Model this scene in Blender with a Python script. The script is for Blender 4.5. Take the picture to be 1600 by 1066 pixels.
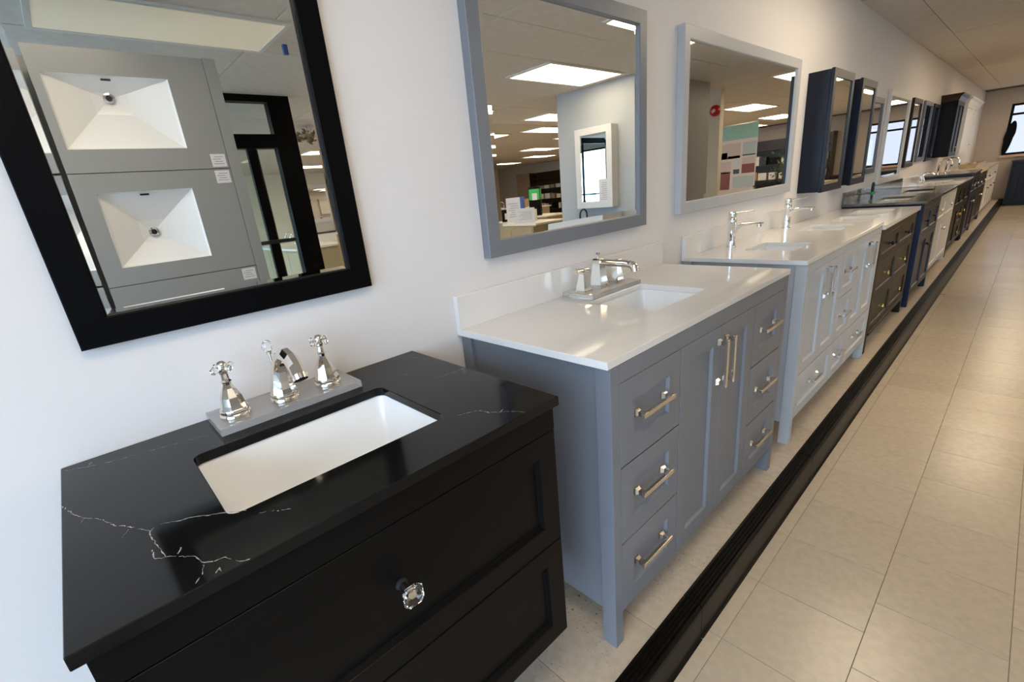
import bpy, bmesh, math, random
from mathutils import Vector, Matrix
random.seed(7)
S = bpy.context.scene
for o in list(bpy.data.objects): bpy.data.objects.remove(o, do_unlink=True)

# ------------------------------------------------------------------ camera
yaw, pitch, roll = 0.8560486, -0.3267684, -0.1036829
cp, sp = math.cos(pitch), math.sin(pitch)
F = Vector((-math.sin(yaw)*cp, math.cos(yaw)*cp, sp))
R0 = F.cross(Vector((0, 0, 1))).normalized(); U0 = R0.cross(F)
c_, s_ = math.cos(roll), math.sin(roll)
RT = c_*R0 + s_*U0; UP = -s_*R0 + c_*U0
cd = bpy.data.cameras.new('camera'); cam = bpy.data.objects.new('camera', cd)
S.collection.objects.link(cam); S.camera = cam
M = Matrix((RT, UP, -F)).transposed().to_4x4(); M.translation = Vector((1.141058, 0, 1.268909))
cam.matrix_world = M
cd.sensor_width = 36; cd.lens = 729.4302/1600*36
cd.shift_x = 19.537/1600; cd.shift_y = 18.834/1600
cd.clip_start = .02; cd.clip_end = 100

# ------------------------------------------------------------------ light and exposure
SKY = 10.0           # daylight outside the shop windows
TROFFER = 8.5       # fluorescent ceiling panels
w = bpy.data.worlds.new('world'); S.world = w; w.use_nodes = True
bgn = w.node_tree.nodes['Background']
bgn.inputs[0].default_value = (.66, .78, 1.0, 1); bgn.inputs[1].default_value = SKY
S.view_settings.view_transform = 'Standard'; S.view_settings.look = 'None'
S.view_settings.exposure = 0.0; S.view_settings.gamma = 1.0
S.view_settings.use_curve_mapping = False

H = 2.376           # ceiling above the display platform (z = 0)
LO = -0.127         # aisle floor, one step below the platform
YE = 16.6           # far end wall
XR = 17.0           # back part of the shop
XW = 13.0           # right wall of the front part
YF = -1.75          # front (window) wall

# ------------------------------------------------------------------ materials
MATS = {}
def mat(name, col, rough=.5, metal=0, spec=.5, trans=0, ior=1.45, emit=None, estr=0, coat=0, noise=None, bump=None, aniso=0):
    if name in MATS: return MATS[name]
    m = bpy.data.materials.new(name); m.use_nodes = True; nt = m.node_tree
    b = nt.nodes['Principled BSDF']; b.inputs['Base Color'].default_value = (*col, 1)
    b.inputs['Roughness'].default_value = rough; b.inputs['Metallic'].default_value = metal
    b.inputs['IOR'].default_value = ior; b.inputs['Specular IOR Level'].default_value = spec
    b.inputs['Transmission Weight'].default_value = trans
    b.inputs['Coat Weight'].default_value = coat
    if emit: b.inputs['Emission Color'].default_value = (*emit, 1); b.inputs['Emission Strength'].default_value = estr
    tc = None
    if noise or bump:
        tc = nt.nodes.new('ShaderNodeTexCoord')
    if noise:   # (scale, detail, colour2, lo, hi)
        n = nt.nodes.new('ShaderNodeTexNoise'); n.inputs['Scale'].default_value = noise[0]; n.inputs['Detail'].default_value = noise[1]
        nt.links.new(tc.outputs['Object'], n.inputs['Vector'])
        r = nt.nodes.new('ShaderNodeValToRGB'); r.color_ramp.elements[0].position = noise[3]; r.color_ramp.elements[1].position = noise[4]
        r.color_ramp.elements[0].color = (*col, 1); r.color_ramp.elements[1].color = (*noise[2], 1)
        nt.links.new(n.outputs['Fac'], r.inputs['Fac']); nt.links.new(r.outputs['Color'], b.inputs['Base Color'])
    if bump:    # (scale, strength, distance)
        n = nt.nodes.new('ShaderNodeTexNoise'); n.inputs['Scale'].default_value = bump[0]; n.inputs['Detail'].default_value = 4
        nt.links.new(tc.outputs['Object'], n.inputs['Vector'])
        bp = nt.nodes.new('ShaderNodeBump'); bp.inputs['Strength'].default_value = bump[1]; bp.inputs['Distance'].default_value = bump[2]
        nt.links.new(n.outputs['Fac'], bp.inputs['Height']); nt.links.new(bp.outputs['Normal'], b.inputs['Normal'])
    MATS[name] = m; return m

wall_m = mat('painted_wall', (.78, .745, .73), .6, bump=(90, .08, .002))
wall_far = mat('tan_wall', (.52, .44, .36), .6, bump=(60, .1, .002))
shop_wall = mat('cream_shop_wall', (.66, .60, .48), .6, bump=(60, .1, .002))
part_m = mat('partition_paint', (.44, .45, .45), .5, bump=(60, .1, .002))
ceil_m = mat('ceiling_tile', (.66, .62, .57), .8, noise=(14, 6, (.70, .66, .61), .4, .6), bump=(160, .3, .003))
joint_m = mat('ceiling_joint', (.16, .14, .12), .9)
grid_m = mat('ceiling_slab', (.60, .56, .51), .8)
black_paint = mat('black_paint', (.004, .0037, .0036), .38, spec=.14, bump=(220, .05, .0005))
black_frame = mat('black_frame', (.002, .0022, .003), .4, spec=.10)
grey_paint = mat('grey_paint', (.185, .195, .225), .38, bump=(200, .04, .0005))
lgrey_paint = mat('light_grey_paint', (.47, .475, .49), .38, bump=(200, .04, .0005))
navy_paint = mat('navy_paint', (.007, .014, .040), .35, spec=.3)
dnavy_paint = mat('dark_navy_paint', (.006, .009, .019), .35, spec=.3)
char_paint = mat('charcoal_paint', (.022, .017, .0115), .38, spec=.22)
brown_paint = mat('brown_stain', (.035, .020, .012), .35, noise=(9, 5, (.035, .02, .012), .4, .6))
white_paint = mat('white_paint', (.70, .68, .65), .4)
slate_paint = mat('slate_paint', (.10, .115, .15), .35)
bquartz = mat('black_quartz', (.004, .0042, .0045), .10, spec=.26, noise=(5, 6, (.007, .0072, .0075), .35, .75))
vein_m = mat('quartz_vein', (.42, .41, .40), .2, noise=(160, 4, (.16, .16, .16), .42, .62))
wquartz = mat('white_quartz', (.78, .755, .73), .09, noise=(3.5, 8, (.71, .695, .68), .52, .78))
gstone = mat('grey_stone', (.20, .19, .175), .12, noise=(8, 6, (.12, .115, .105), .4, .6))
dstone = mat('dark_stone', (.045, .042, .038), .12, noise=(12, 6, (.09, .085, .075), .5, .7))
ceramic = mat('ceramic', (.86, .86, .86), .12, coat=.3)
chrome = mat('chrome', (.82, .83, .85), .05, metal=1)
nickel = mat('polished_nickel', (.80, .74, .66), .07, metal=1)
bnickel = mat('satin_nickel', (.70, .63, .55), .22, metal=1)
brass = mat('brass', (.85, .62, .22), .15, metal=1)
darkmetal = mat('dark_metal', (.03, .03, .035), .3, metal=.6)
crystal = mat('crystal', (1, 1, 1), .01, trans=1, ior=1.5)
acrylic = mat('clear_acrylic', (.97, .97, .98), .03, trans=.80, ior=1.42)
drain_m = mat('drain_hole', (.01, .01, .01), .4)
rubber = mat('black_rubber', (.003, .0026, .0023), .36, spec=.12, noise=(30, 6, (.007, .0055, .0045), .45, .7))
mirror_m = mat('mirror_silver', (.86, .88, .87), .003, metal=1)
glass_m = None
def glass(name='window_glass', tint=(.9, .96, .97)):
    m = bpy.data.materials.new(name); m.use_nodes = True; nt = m.node_tree; nt.nodes.clear()
    o = nt.nodes.new('ShaderNodeOutputMaterial'); mx = nt.nodes.new('ShaderNodeMixShader'); t = nt.nodes.new('ShaderNodeBsdfTransparent')
    g = nt.nodes.new('ShaderNodeBsdfGlossy'); g.inputs['Roughness'].default_value = .0; t.inputs[0].default_value = (*tint, 1)
    f = nt.nodes.new('ShaderNodeFresnel'); f.inputs[0].default_value = 1.45
    ge = nt.nodes.new('ShaderNodeNewGeometry'); mr = nt.nodes.new('ShaderNodeMapRange')   # same reflectance on both faces of the pane
    mr.inputs['To Min'].default_value = 1.45; mr.inputs['To Max'].default_value = 1/1.45
    nt.links.new(ge.outputs['Backfacing'], mr.inputs['Value']); nt.links.new(mr.outputs['Result'], f.inputs[0])
    nt.links.new(f.outputs[0], mx.inputs[0]); nt.links.new(t.outputs[0], mx.inputs[1]); nt.links.new(g.outputs[0], mx.inputs[2])
    nt.links.new(mx.outputs[0], o.inputs[0]); return m
glass_m = glass()
sky_dim_m = glass('sky_dimming_glass', (.36, .35, .34))  # dark tint added to dim the uniform sky behind the end windows
panel_grey = mat('panel_grey', (.30, .30, .295), .25)
label_w = mat('label_paper', (.72, .70, .72), .6)
print_g = mat('print_grey', (.35, .33, .35), .6)
diffuser = mat('troffer_diffuser', (.9, .88, .8), .4, emit=(1.0, .835, .60), estr=TROFFER)
troffer_f = mat('troffer_frame', (.75, .74, .7), .5)
teal = mat('banner_teal', (.36, .62, .53), .5); banner_w = mat('banner_white', (.78, .70, .66), .5)
pink_p = mat('banner_pink', (.68, .56, .53), .5); red_p = mat('banner_maroon', (.25, .075, .06), .5); blue_p = mat('banner_pale_blue', (.52, .60, .62), .5)
dk_p = mat('banner_dark', (.08, .10, .11), .5)
beige_door = mat('beige_door', (.42, .30, .18), .5)
wood_m = mat('light_wood', (.55, .42, .26), .45, noise=(6, 5, (.45, .33, .19), .4, .6))
copper_m = mat('copper_edge', (.55, .30, .18), .3, metal=.4)
card = mat('cardboard', (.38, .26, .15), .7)
green_m = mat('green_plastic', (.05, .42, .10), .4); blue_m = mat('blue_plastic', (.06, .12, .42), .4); red_m = mat('red_enamel', (.45, .015, .012), .3)
leaf_m = mat('leaf_green', (.07, .13, .04), .5)
tbl_white = mat('table_white', (.80, .76, .68), .3)
olive_m = mat('tan_laminate', (.42, .34, .20), .5)
asphalt = mat('pavement', (.35, .36, .37), .8)

def tile_mat(name, c1, c2, c3, rough, sp=(.70, .78, .48, .70)):
    m = bpy.data.materials.new(name); m.use_nodes = True; nt = m.node_tree; b = nt.nodes['Principled BSDF']
    g = nt.nodes.new('ShaderNodeNewGeometry')
    def noise(sc, det):
        n = nt.nodes.new('ShaderNodeTexNoise'); n.inputs['Scale'].default_value = sc; n.inputs['Detail'].default_value = det
        nt.links.new(g.outputs['Position'], n.inputs['Vector']); return n
    n1 = noise(38, 6); r1 = nt.nodes.new('ShaderNodeValToRGB')
    r1.color_ramp.elements[0].position = .38; r1.color_ramp.elements[1].position = .62
    r1.color_ramp.elements[0].color = (*c1, 1); r1.color_ramp.elements[1].color = (*c2, 1)
    nt.links.new(n1.outputs['Fac'], r1.inputs['Fac'])
    oi = nt.nodes.new('ShaderNodeObjectInfo'); mr = nt.nodes.new('ShaderNodeMapRange'); mr.inputs['To Min'].default_value = .93; mr.inputs['To Max'].default_value = 1.05
    nt.links.new(oi.outputs['Random'], mr.inputs['Value'])
    hsv = nt.nodes.new('ShaderNodeHueSaturation'); nt.links.new(r1.outputs['Color'], hsv.inputs['Color']); nt.links.new(mr.outputs['Result'], hsv.inputs['Value'])
    n2 = noise(110, 3); r2 = nt.nodes.new('ShaderNodeValToRGB'); r2.color_ramp.elements[0].position = sp[0]; r2.color_ramp.elements[1].position = sp[1]
    nt.links.new(n2.outputs['Fac'], r2.inputs['Fac'])
    n3 = noise(3.5, 3); r3 = nt.nodes.new('ShaderNodeValToRGB'); r3.color_ramp.elements[0].position = sp[2]; r3.color_ramp.elements[1].position = sp[3]
    nt.links.new(n3.outputs['Fac'], r3.inputs['Fac'])
    mul = nt.nodes.new('ShaderNodeMath'); mul.operation = 'MULTIPLY'; nt.links.new(r2.outputs['Color'], mul.inputs[0]); nt.links.new(r3.outputs['Color'], mul.inputs[1])
    mx = nt.nodes.new('ShaderNodeMix'); mx.data_type = 'RGBA'; nt.links.new(mul.outputs[0], mx.inputs[0]); nt.links.new(hsv.outputs['Color'], mx.inputs[6]); mx.inputs[7].default_value = (*c3, 1)
    nt.links.new(mx.outputs[2], b.inputs['Base Color'])
    b.inputs['Roughness'].default_value = rough
    n4 = noise(14, 2); bp = nt.nodes.new('ShaderNodeBump'); bp.inputs['Strength'].default_value = .06; bp.inputs['Distance'].default_value = .003
    nt.links.new(n4.outputs['Fac'], bp.inputs['Height']); nt.links.new(bp.outputs['Normal'], b.inputs['Normal'])
    return m
floor_tile = tile_mat('vinyl_floor_tile', (.54, .435, .315), (.585, .475, .35), (.16, .12, .08), .24)
plat_tile = tile_mat('worn_platform_tile', (.52, .425, .32), (.59, .485, .37), (.10, .075, .055), .38, (.60, .72, .47, .62))
grout = mat('tile_joint', (.20, .16, .115), .8)

# ------------------------------------------------------------------ mesh helpers
def box(bm, x0, x1, y0, y1, z0, z1, bev=0):
    vs = [bm.verts.new((x, y, z)) for x in (x0, x1) for y in (y0, y1) for z in (z0, z1)]
    fs = []
    for q in ((0, 1, 3, 2), (4, 6, 7, 5), (0, 4, 5, 1), (2, 3, 7, 6), (0, 2, 6, 4), (1, 5, 7, 3)):
        fs.append(bm.faces.new([vs[i] for i in q]))
    if bev:
        es = {e for f in fs for e in f.edges}
        bmesh.ops.bevel(bm, geom=list(es), offset=bev, segments=2, affect='EDGES', profile=.6)
    return vs
def rings(bm, rs, cap=True, cap0=False, closed=True):
    """loft closed loops of equal length"""
    prev = None; first = None
    for r in rs:
        cur = [bm.verts.new(p) for p in r]
        if prev:
            n = len(cur)
            for i in range(n if closed else n-1):
                bm.faces.new((prev[i], prev[(i+1) % n], cur[(i+1) % n], cur[i]))
        else: first = cur
        prev = cur
    if cap: bm.faces.new(prev)
    if cap0: bm.faces.new(first[::-1])
def lathe(bm, prof, cx, cy, n=24, axis='z', cz=0, ph=0):
    rs = []
    for r, h in prof:
        ring = []
        for i in range(n):
            a = 2*math.pi*i/n+ph
            if axis == 'z': ring.append((cx+r*math.cos(a), cy+r*math.sin(a), cz+h))
            elif axis == 'x': ring.append((cx+h, cy+r*math.cos(a), cz+r*math.sin(a)))
            else: ring.append((cx+r*math.sin(a), cy+h, cz+r*math.cos(a)))
        rs.append(ring)
    rings(bm, rs, True, True)
def sweep(bm, pts, rad, n=12, sq=1.0, caps=True, ph=0):
    """tube through pts lying in a plane; rad per point (r or (ra, rb))"""
    P = [Vector(p) for p in pts]; rs = []
    side = None
    for i, p in enumerate(P):
        d = (P[min(i+1, len(P)-1)]-P[max(i-1, 0)]).normalized()
        if side is None:
            side = d.cross(Vector((0, 0, 1)))
            if side.length < .01: side = d.cross(Vector((1, 0, 0)))
            side.normalize()
        side = (side-d*side.dot(d)).normalized()
        up = side.cross(d)
        r = rad[i]; ra, rb = (r if isinstance(r, tuple) else (r, r))
        rs.append([p+side*ra*math.cos(2*math.pi*k/n+ph)+up*rb*math.sin(2*math.pi*k/n+ph) for k in range(n)])
    rings(bm, rs, caps, caps)
def sphere(bm, c, r, seg=10, sc=(1, 1, 1)):
    bmesh.ops.create_uvsphere(bm, u_segments=seg, v_segments=max(4, seg//2), radius=1,
        matrix=Matrix.Translation(c) @ Matrix.Diagonal((r*sc[0], r*sc[1], r*sc[2], 1)))
def BM(): return bmesh.new()

ORG = {}
def link(o): S.collection.objects.link(o)
def obj(name, bm, m, parent=None, smooth=False, kind=None, label=None, org=None, angle=None):
    me = bpy.data.meshes.new(name)
    off = org if org is not None else (ORG.get(parent.name, Vector((0, 0, 0))) if parent else Vector((0, 0, 0)))
    off = Vector(off)
    bmesh.ops.recalc_face_normals(bm, faces=bm.faces[:])
    bmesh.ops.translate(bm, verts=bm.verts[:], vec=-off)
    if smooth:
        for f in bm.faces: f.smooth = True
        if angle:
            for e in bm.edges:
                if len(e.link_faces) == 2 and e.calc_face_angle(0) > math.radians(angle): e.smooth = False
    bm.to_mesh(me); bm.free()
    for mm in (m if isinstance(m, (list, tuple)) else [m]): me.materials.append(mm)
    o = bpy.data.objects.new(name, me); link(o)
    if parent: o.parent = parent; ORG[o.name] = off
    elif org is not None: o.location = off; ORG[o.name] = off
    if kind: o['kind'] = kind
    if label: o['label'] = label
    return o
def tag(o, label, cat, group=None):
    o['label'] = label; o['category'] = cat
    if group: o['group'] = group
    return o
def thing(name, label, cat, loc, group=None):
    o = bpy.data.objects.new(name, None); link(o); o.location = loc; o.empty_display_size = .1
    ORG[o.name] = Vector(loc); return tag(o, label, cat, group)
def struct(name, bm, m, parent=None):
    o = obj(name, bm, m, parent, org=None if parent else (0, 0, 0))
    o['kind'] = 'structure'; return o
def copy_thing(root, loc, label=None, rotz=None):
    r = root.copy(); link(r); r.location = loc
    if rotz is not None: r.rotation_euler[2] = rotz
    if label: r['label'] = label
    for ch in list(root.children):
        c = ch.copy(); link(c); c.parent = r
        for g in list(ch.children):
            d = g.copy(); link(d); d.parent = c
    return r

# ------------------------------------------------------------------ setting
b = BM(); box(b, -.15, 0, YF-.15, YE+.15, -.3, 2.6); wl = struct('wall_left', b, wall_m)
wins_end = [(.47, 1.34), (1.40, 2.30)]; zw0, zw1 = .97, 2.05
b = BM()
xs = [0]+[v for q in wins_end for v in q]+[XR]
for i in range(0, len(xs), 2): box(b, xs[i], xs[i+1], YE, YE+.15, LO, H+.1)
for q in wins_end: box(b, q[0], q[1], YE, YE+.15, LO, zw0); box(b, q[0], q[1], YE, YE+.15, zw1, H+.1)
struct('wall_end', b, wall_far)
b = BM(); box(b, XW, XW+.15, YF, 9.0, LO, H+.1); struct('wall_right', b, shop_wall)
b = BM(); box(b, XW+.15, XR, 8.85, 9.0, LO, H+.1); struct('wall_return', b, shop_wall)
b = BM(); box(b, XR, XR+.15, 8.85, YE, LO, H+.1); struct('wall_right_back', b, shop_wall)
wf = [(.42, 1.30), (1.36, 2.60), (2.66, 3.94), (4.12, 5.0), (5.25, 6.6), (6.66, 8.3), (8.36, 10.0), (10.06, 11.7)]
b = BM(); box(b, -.15, XR, YF-.15, YF, 2.22, H+.1); box(b, -.15, XR, YF-.15, YF, -.3, 0)
xs = [-.15]+[v for q in wf for v in q]+[XR]
for i in range(0, len(xs), 2): box(b, xs[i], xs[i+1], YF-.15, YF, 0, 2.22)
struct('wall_front', b, part_m)
nwin = 0
def window(x0, x1, y, z0, z1, t=.045, d=.06, cross=None, gm=None):
    global nwin; nwin += 1
    b = BM()
    box(b, x0, x1, y, y+d, z0, z0+t); box(b, x0, x1, y, y+d, z1-t, z1)
    box(b, x0, x0+t, y, y+d, z0+t, z1-t); box(b, x1-t, x1, y, y+d, z0+t, z1-t)
    if cross: box(b, x0+t, x1-t, y, y+d, cross-t/2, cross+t/2)
    f = struct('window_%d' % nwin, b, black_frame)
    b = BM(); box(b, x0+t*.6, x1-t*.6, y+d/2-.003, y+d/2+.003, z0+t*.6, z1-t*.6)
    obj('pane', b, gm or glass_m, f)
for q in wf: window(q[0], q[1], YF-.1, 0, 2.22, cross=None if q[0] < 4 else 1.0)
for q in wins_end: window(q[0], q[1], YE+.02, zw0, zw1, cross=1.83, gm=sky_dim_m)
b = BM(); box(b, -8, 20, YF-12, YF-.16, LO-.1, LO-.02); struct('floor', b, asphalt); bpy.data.objects['floor'].name = 'ground_outside'

# floor of the aisle: slab + tiles
b = BM(); box(b, .66, 1.94, YF, YE, LO-.1, LO-.0016); fl = struct('floor', b, grout)
b = BM(); box(b, 1.94, XR, YF, YE, LO-.1, LO); struct('floor_showroom', b, floor_tile)
TI = .3048
def tile_mesh(wx, wy, th, m, g=.0008):
    b = BM(); x, y = wx/2-g, wy/2-g
    rings(b, [[(-x, -y, -th), (x, -y, -th), (x, y, -th), (-x, y, -th)], [(-x, -y, -.0006), (x, -y, -.0006), (x, y, -.0006), (-x, y, -.0006)],
              [(-x+.0008, -y+.0008, 0), (x-.0008, -y+.0008, 0), (x-.0008, y-.0008, 0), (-x+.0008, y-.0008, 0)]])
    me = bpy.data.meshes.new('tile'); b.to_mesh(me); b.free(); me.materials.append(m); return me
def tiles(name, parent, me, pts, jit=0):
    for p in pts:
        o = bpy.data.objects.new(name, me); link(o); o.location = p; o.parent = parent
me = tile_mesh(TI, TI, .0014, floor_tile)
XL = [.716+TI*k for k in range(5)]
pts = []
for k in range(4):
    y = 1.326-(TI/2 if k % 2 == 0 else 0)-TI*5
    while y < YE-TI:
        pts.append((XL[k]+TI/2, y+TI/2, LO)); y += TI
near = [p for p in pts if p[1] < YE]
tiles('floor_tile', fl, me, near)
me = tile_mesh(.716-.668, TI, .0014, floor_tile)
tiles('floor_tile', fl, me, [(.692, 1.326-.3048*3+TI*k, LO) for k in range(20)])
b = BM(); box(b, .668, .716, 6.4, YE, LO-.0016, LO); obj('floor_strip', b, floor_tile, fl)
b = BM(); box(b, .66, .716, YF, .25, LO-.0016, LO); obj('floor_strip', b, floor_tile, fl)
# display platform
b = BM(); box(b, 0, .655, YF, YE, LO, -.0018); pl = struct('floor_platform', b, grout)
me = tile_mesh(.305, TI, .0016, plat_tile)
tiles('platform_tile', pl, me, [(x, .966+TI*(k+.5), 0) for x in (.1525, .4575) for k in range(-5, 51)])
# rubber stair nosing with ribs and its riser face
cuts = [YF, 1.13, 2.22, 3.95, 6.1, 9.2, 12.4, YE]
for i in range(len(cuts)-1):
    y0, y1 = cuts[i]+.0015, cuts[i+1]-.0015
    prof = [(.606, -.002), (.606, .0025)]
    x = .611
    for k in range(4):
        prof += [(x, .0015), (x+.0014, .0048), (x+.0028, .0056), (x+.0048, .0056), (x+.0062, .0048), (x+.0076, .0015)]; x += .0112
    prof += [(.659, .0030), (.6645, .0005), (.668, -.006), (.669, -.020), (.6685, LO+.012), (.671, LO+.004), (.676, LO+.0012), (.655, LO+.001), (.655, -.002)]
    b = BM(); rings(b, [[(px, y0, pz) for px, pz in prof], [(px, y1, pz) for px, pz in prof]], True, True)
    struct('trim_%d' % (i+1), b, rubber)
# end wall ceiling trim
b = BM(); box(b, 0, XR, YE-.03, YE, H-.09, H); struct('trim_%d' % len(cuts), b, wall_far)
b = BM(); box(b, .44, 2.4, YE-.06, YE+.01, zw0-.05, zw0); struct('trim_%d' % (len(cuts)+1), b, copper_m)

# ceiling
cx = [0, .29]+[.29+.61*k for k in range(1, 9)]
cy = [-2.34+1.22*k for k in range(16)]
L = [(2.12, 3.78), (.50, 3.06), (.90, -.60), (.90, 7.42), (2.60, 9.95), (4.15, 3.75), (4.16, 6.08), (5.30, 7.2), (6.17, 6.0), (8.44, 10.3), (10.5, 12.5),
     (8.1, 3.9), (10.9, 4.6), (6.2, .6), (8.6, 1.3), (8.3, 7.2), (10.4, 8.6), (6.2, 9.2), (4.4, 11.0), (6.6, 13.2), (4.3, 14.4), (3.1, 13.0), (10.8, 1.4), (12.9, 13.2), (8.4, 14.0), (1.0, 10.95), (1.0, 14.4)]  # third- and fourth-last panels are added to brighten the unlit back wall
LOFF = (2.12, .20)
b = BM(); box(b, -.15, XR+.15, YF-.15, YE+.15, H+.012, H+.2); cl = struct('ceiling', b, joint_m)
def isl(x0, x1, y0, y1): return any(not (x1 <= a+.01 or x0 >= a+.6 or y1 <= c+.01 or y0 >= c+1.21) for a, c in L+[LOFF])
mes = {}
for i in range(len(cx)-1):
    for j in range(len(cy)-1):
        wx, wy = cx[i+1]-cx[i], min(cy[j+1], YE)-max(cy[j], YF)
        key = (round(wx, 3), round(wy, 3))
        if key not in mes:
            b = BM(); box(b, -wx/2+.0025, wx/2-.0025, -wy/2+.0025, wy/2-.0025, 0, .012, .001)
            m_ = bpy.data.meshes.new('ceiling_tile'); b.to_mesh(m_); b.free(); m_.materials.append(ceil_m); mes[key] = m_
        o = bpy.data.objects.new('ceiling_tile', mes[key]); link(o); o.parent = cl
        o.location = ((cx[i]+cx[i+1])/2, (max(cy[j], YF)+min(cy[j+1], YE))/2, H+random.choice((0, 0, 0, .0015, .002)))
        if j == 6 and i == 1: o.rotation_euler[1] = .006
b = BM(); box(b, cx[-1], XR, YF, YE, H, H+.012); struct('ceiling_showroom', b, grid_m)
b = BM()
box(b, 0, .61, 0, 1.22, -.012, .0); box(b, .03, .58, .03, 1.19, -.014, -.012)
bm_f = b
t0 = thing('ceiling_light', 'rectangular fluorescent ceiling panel glowing warm white', 'ceiling light', (L[0][0], L[0][1], H), 'fluorescent panels in the ceiling')
bm_f.free()
b = BM()
for q in ((0, .61, 0, .03), (0, .61, 1.19, 1.22), (0, .03, .03, 1.19), (.58, .61, .03, 1.19)): box(b, q[0], q[1], q[2], q[3], -.014, 0)
obj('frame', b, troffer_f, t0, org=(0, 0, 0))
b = BM(); box(b, .03, .58, .03, 1.19, -.010, -.002); obj('diffuser', b, diffuser, t0, org=(0, 0, 0))
LL = {1: 'glowing ceiling panel nearest the display wall, above the mid-grey vanity aisle', 2: 'glowing ceiling panel above the black vanity, out over the aisle', 3: 'glowing ceiling panel between the left wall and the cream column'}
t0['label'] = 'large glowing ceiling panel just in front of the pale partition, seen in the mid-grey mirror'; del t0['group']
for i_, p in enumerate(L[1:]):
    q_ = copy_thing(t0, (p[0], p[1], H), LL.get(i_+1, 'rectangular fluorescent panel in the far part of the showroom ceiling'))
    if i_+1 not in LL: q_['group'] = 'fluorescent panels in the far showroom ceiling'
tq = copy_thing(t0, (LOFF[0], LOFF[1], H), 'dim switched-down ceiling light panel above the rack of vanity tops')
for ch in tq.children:
    if ch.name.startswith('diffuser'):
        ch.data = ch.data.copy(); ch.data.materials[0] = mat('dim_diffuser', (.85, .80, .66), .4, emit=(1.0, .86, .62), estr=.22)

# ------------------------------------------------------------------ cabinet building blocks
def shaker(name, parent, xf, y0, y1, z0, z1, m, st=.05, rec=.009, th=.019, g=.0015):
    y0 += g; y1 -= g; z0 += g; z1 -= g
    def r(x, i): return [(x, y0+i, z0+i), (x, y1-i, z0+i), (x, y1-i, z1-i), (x, y0+i, z1-i)]
    b = BM()
    rings(b, [r(xf-th, 0), r(xf-.001, 0), r(xf, .001), r(xf, st), r(xf-.0015, st+.001), r(xf-rec+.001, st+.004), r(xf-rec, st+.006)], True, True)
    return obj(name, b, m, parent)
def slab(name, parent, xf, y0, y1, z0, z1, m, th=.019, g=.0015):
    b = BM(); box(b, xf-th, xf, y0+g, y1-g, z0+g, z1-g, .001); return obj(name, b, m, parent)
def bar_pull(parent, xf, y, z, ln, vert, m):
    b = BM(); h = ln/2; pr = .032
    for s in (-1, 1):
        c = s*(h-.012)
        yy, zz = (y, z+c) if vert else (y+c, z)
        rings(b, [[(xf-.001, yy-.010, zz-.010), (xf-.001, yy+.010, zz-.010), (xf-.001, yy+.010, zz+.010), (xf-.001, yy-.010, zz+.010)],
                  [(xf+.003, yy-.010, zz-.010), (xf+.003, yy+.010, zz-.010), (xf+.003, yy+.010, zz+.010), (xf+.003, yy-.010, zz+.010)],
                  [(xf+.012, yy-.006, zz-.006), (xf+.012, yy+.006, zz-.006), (xf+.012, yy+.006, zz+.006), (xf+.012, yy-.006, zz+.006)],
                  [(xf+pr, yy-.007, zz-.007), (xf+pr, yy+.007, zz-.007), (xf+pr, yy+.007, zz+.007), (xf+pr, yy-.007, zz+.007)]], True, True)
    if vert: box(b, xf+pr-.008, xf+pr+.002, y-.006, y+.006, z-h, z+h, .0012)
    else: box(b, xf+pr-.008, xf+pr+.002, y-h, y+h, z-.006, z+.006, .0012)
    return obj('handle', b, m, parent)
def ball_knob(parent, xf, y, z, m, r=.015):
    b = BM(); lathe(b, [(.009, -.002), (.009, .003), (.005, .006), (.005, .014), (r*.8, .017), (r, .022), (r*.85, .028), (.004, .031)], xf, y, 14, 'x', z)
    return obj('knob', b, m, parent, True, angle=40)
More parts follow.
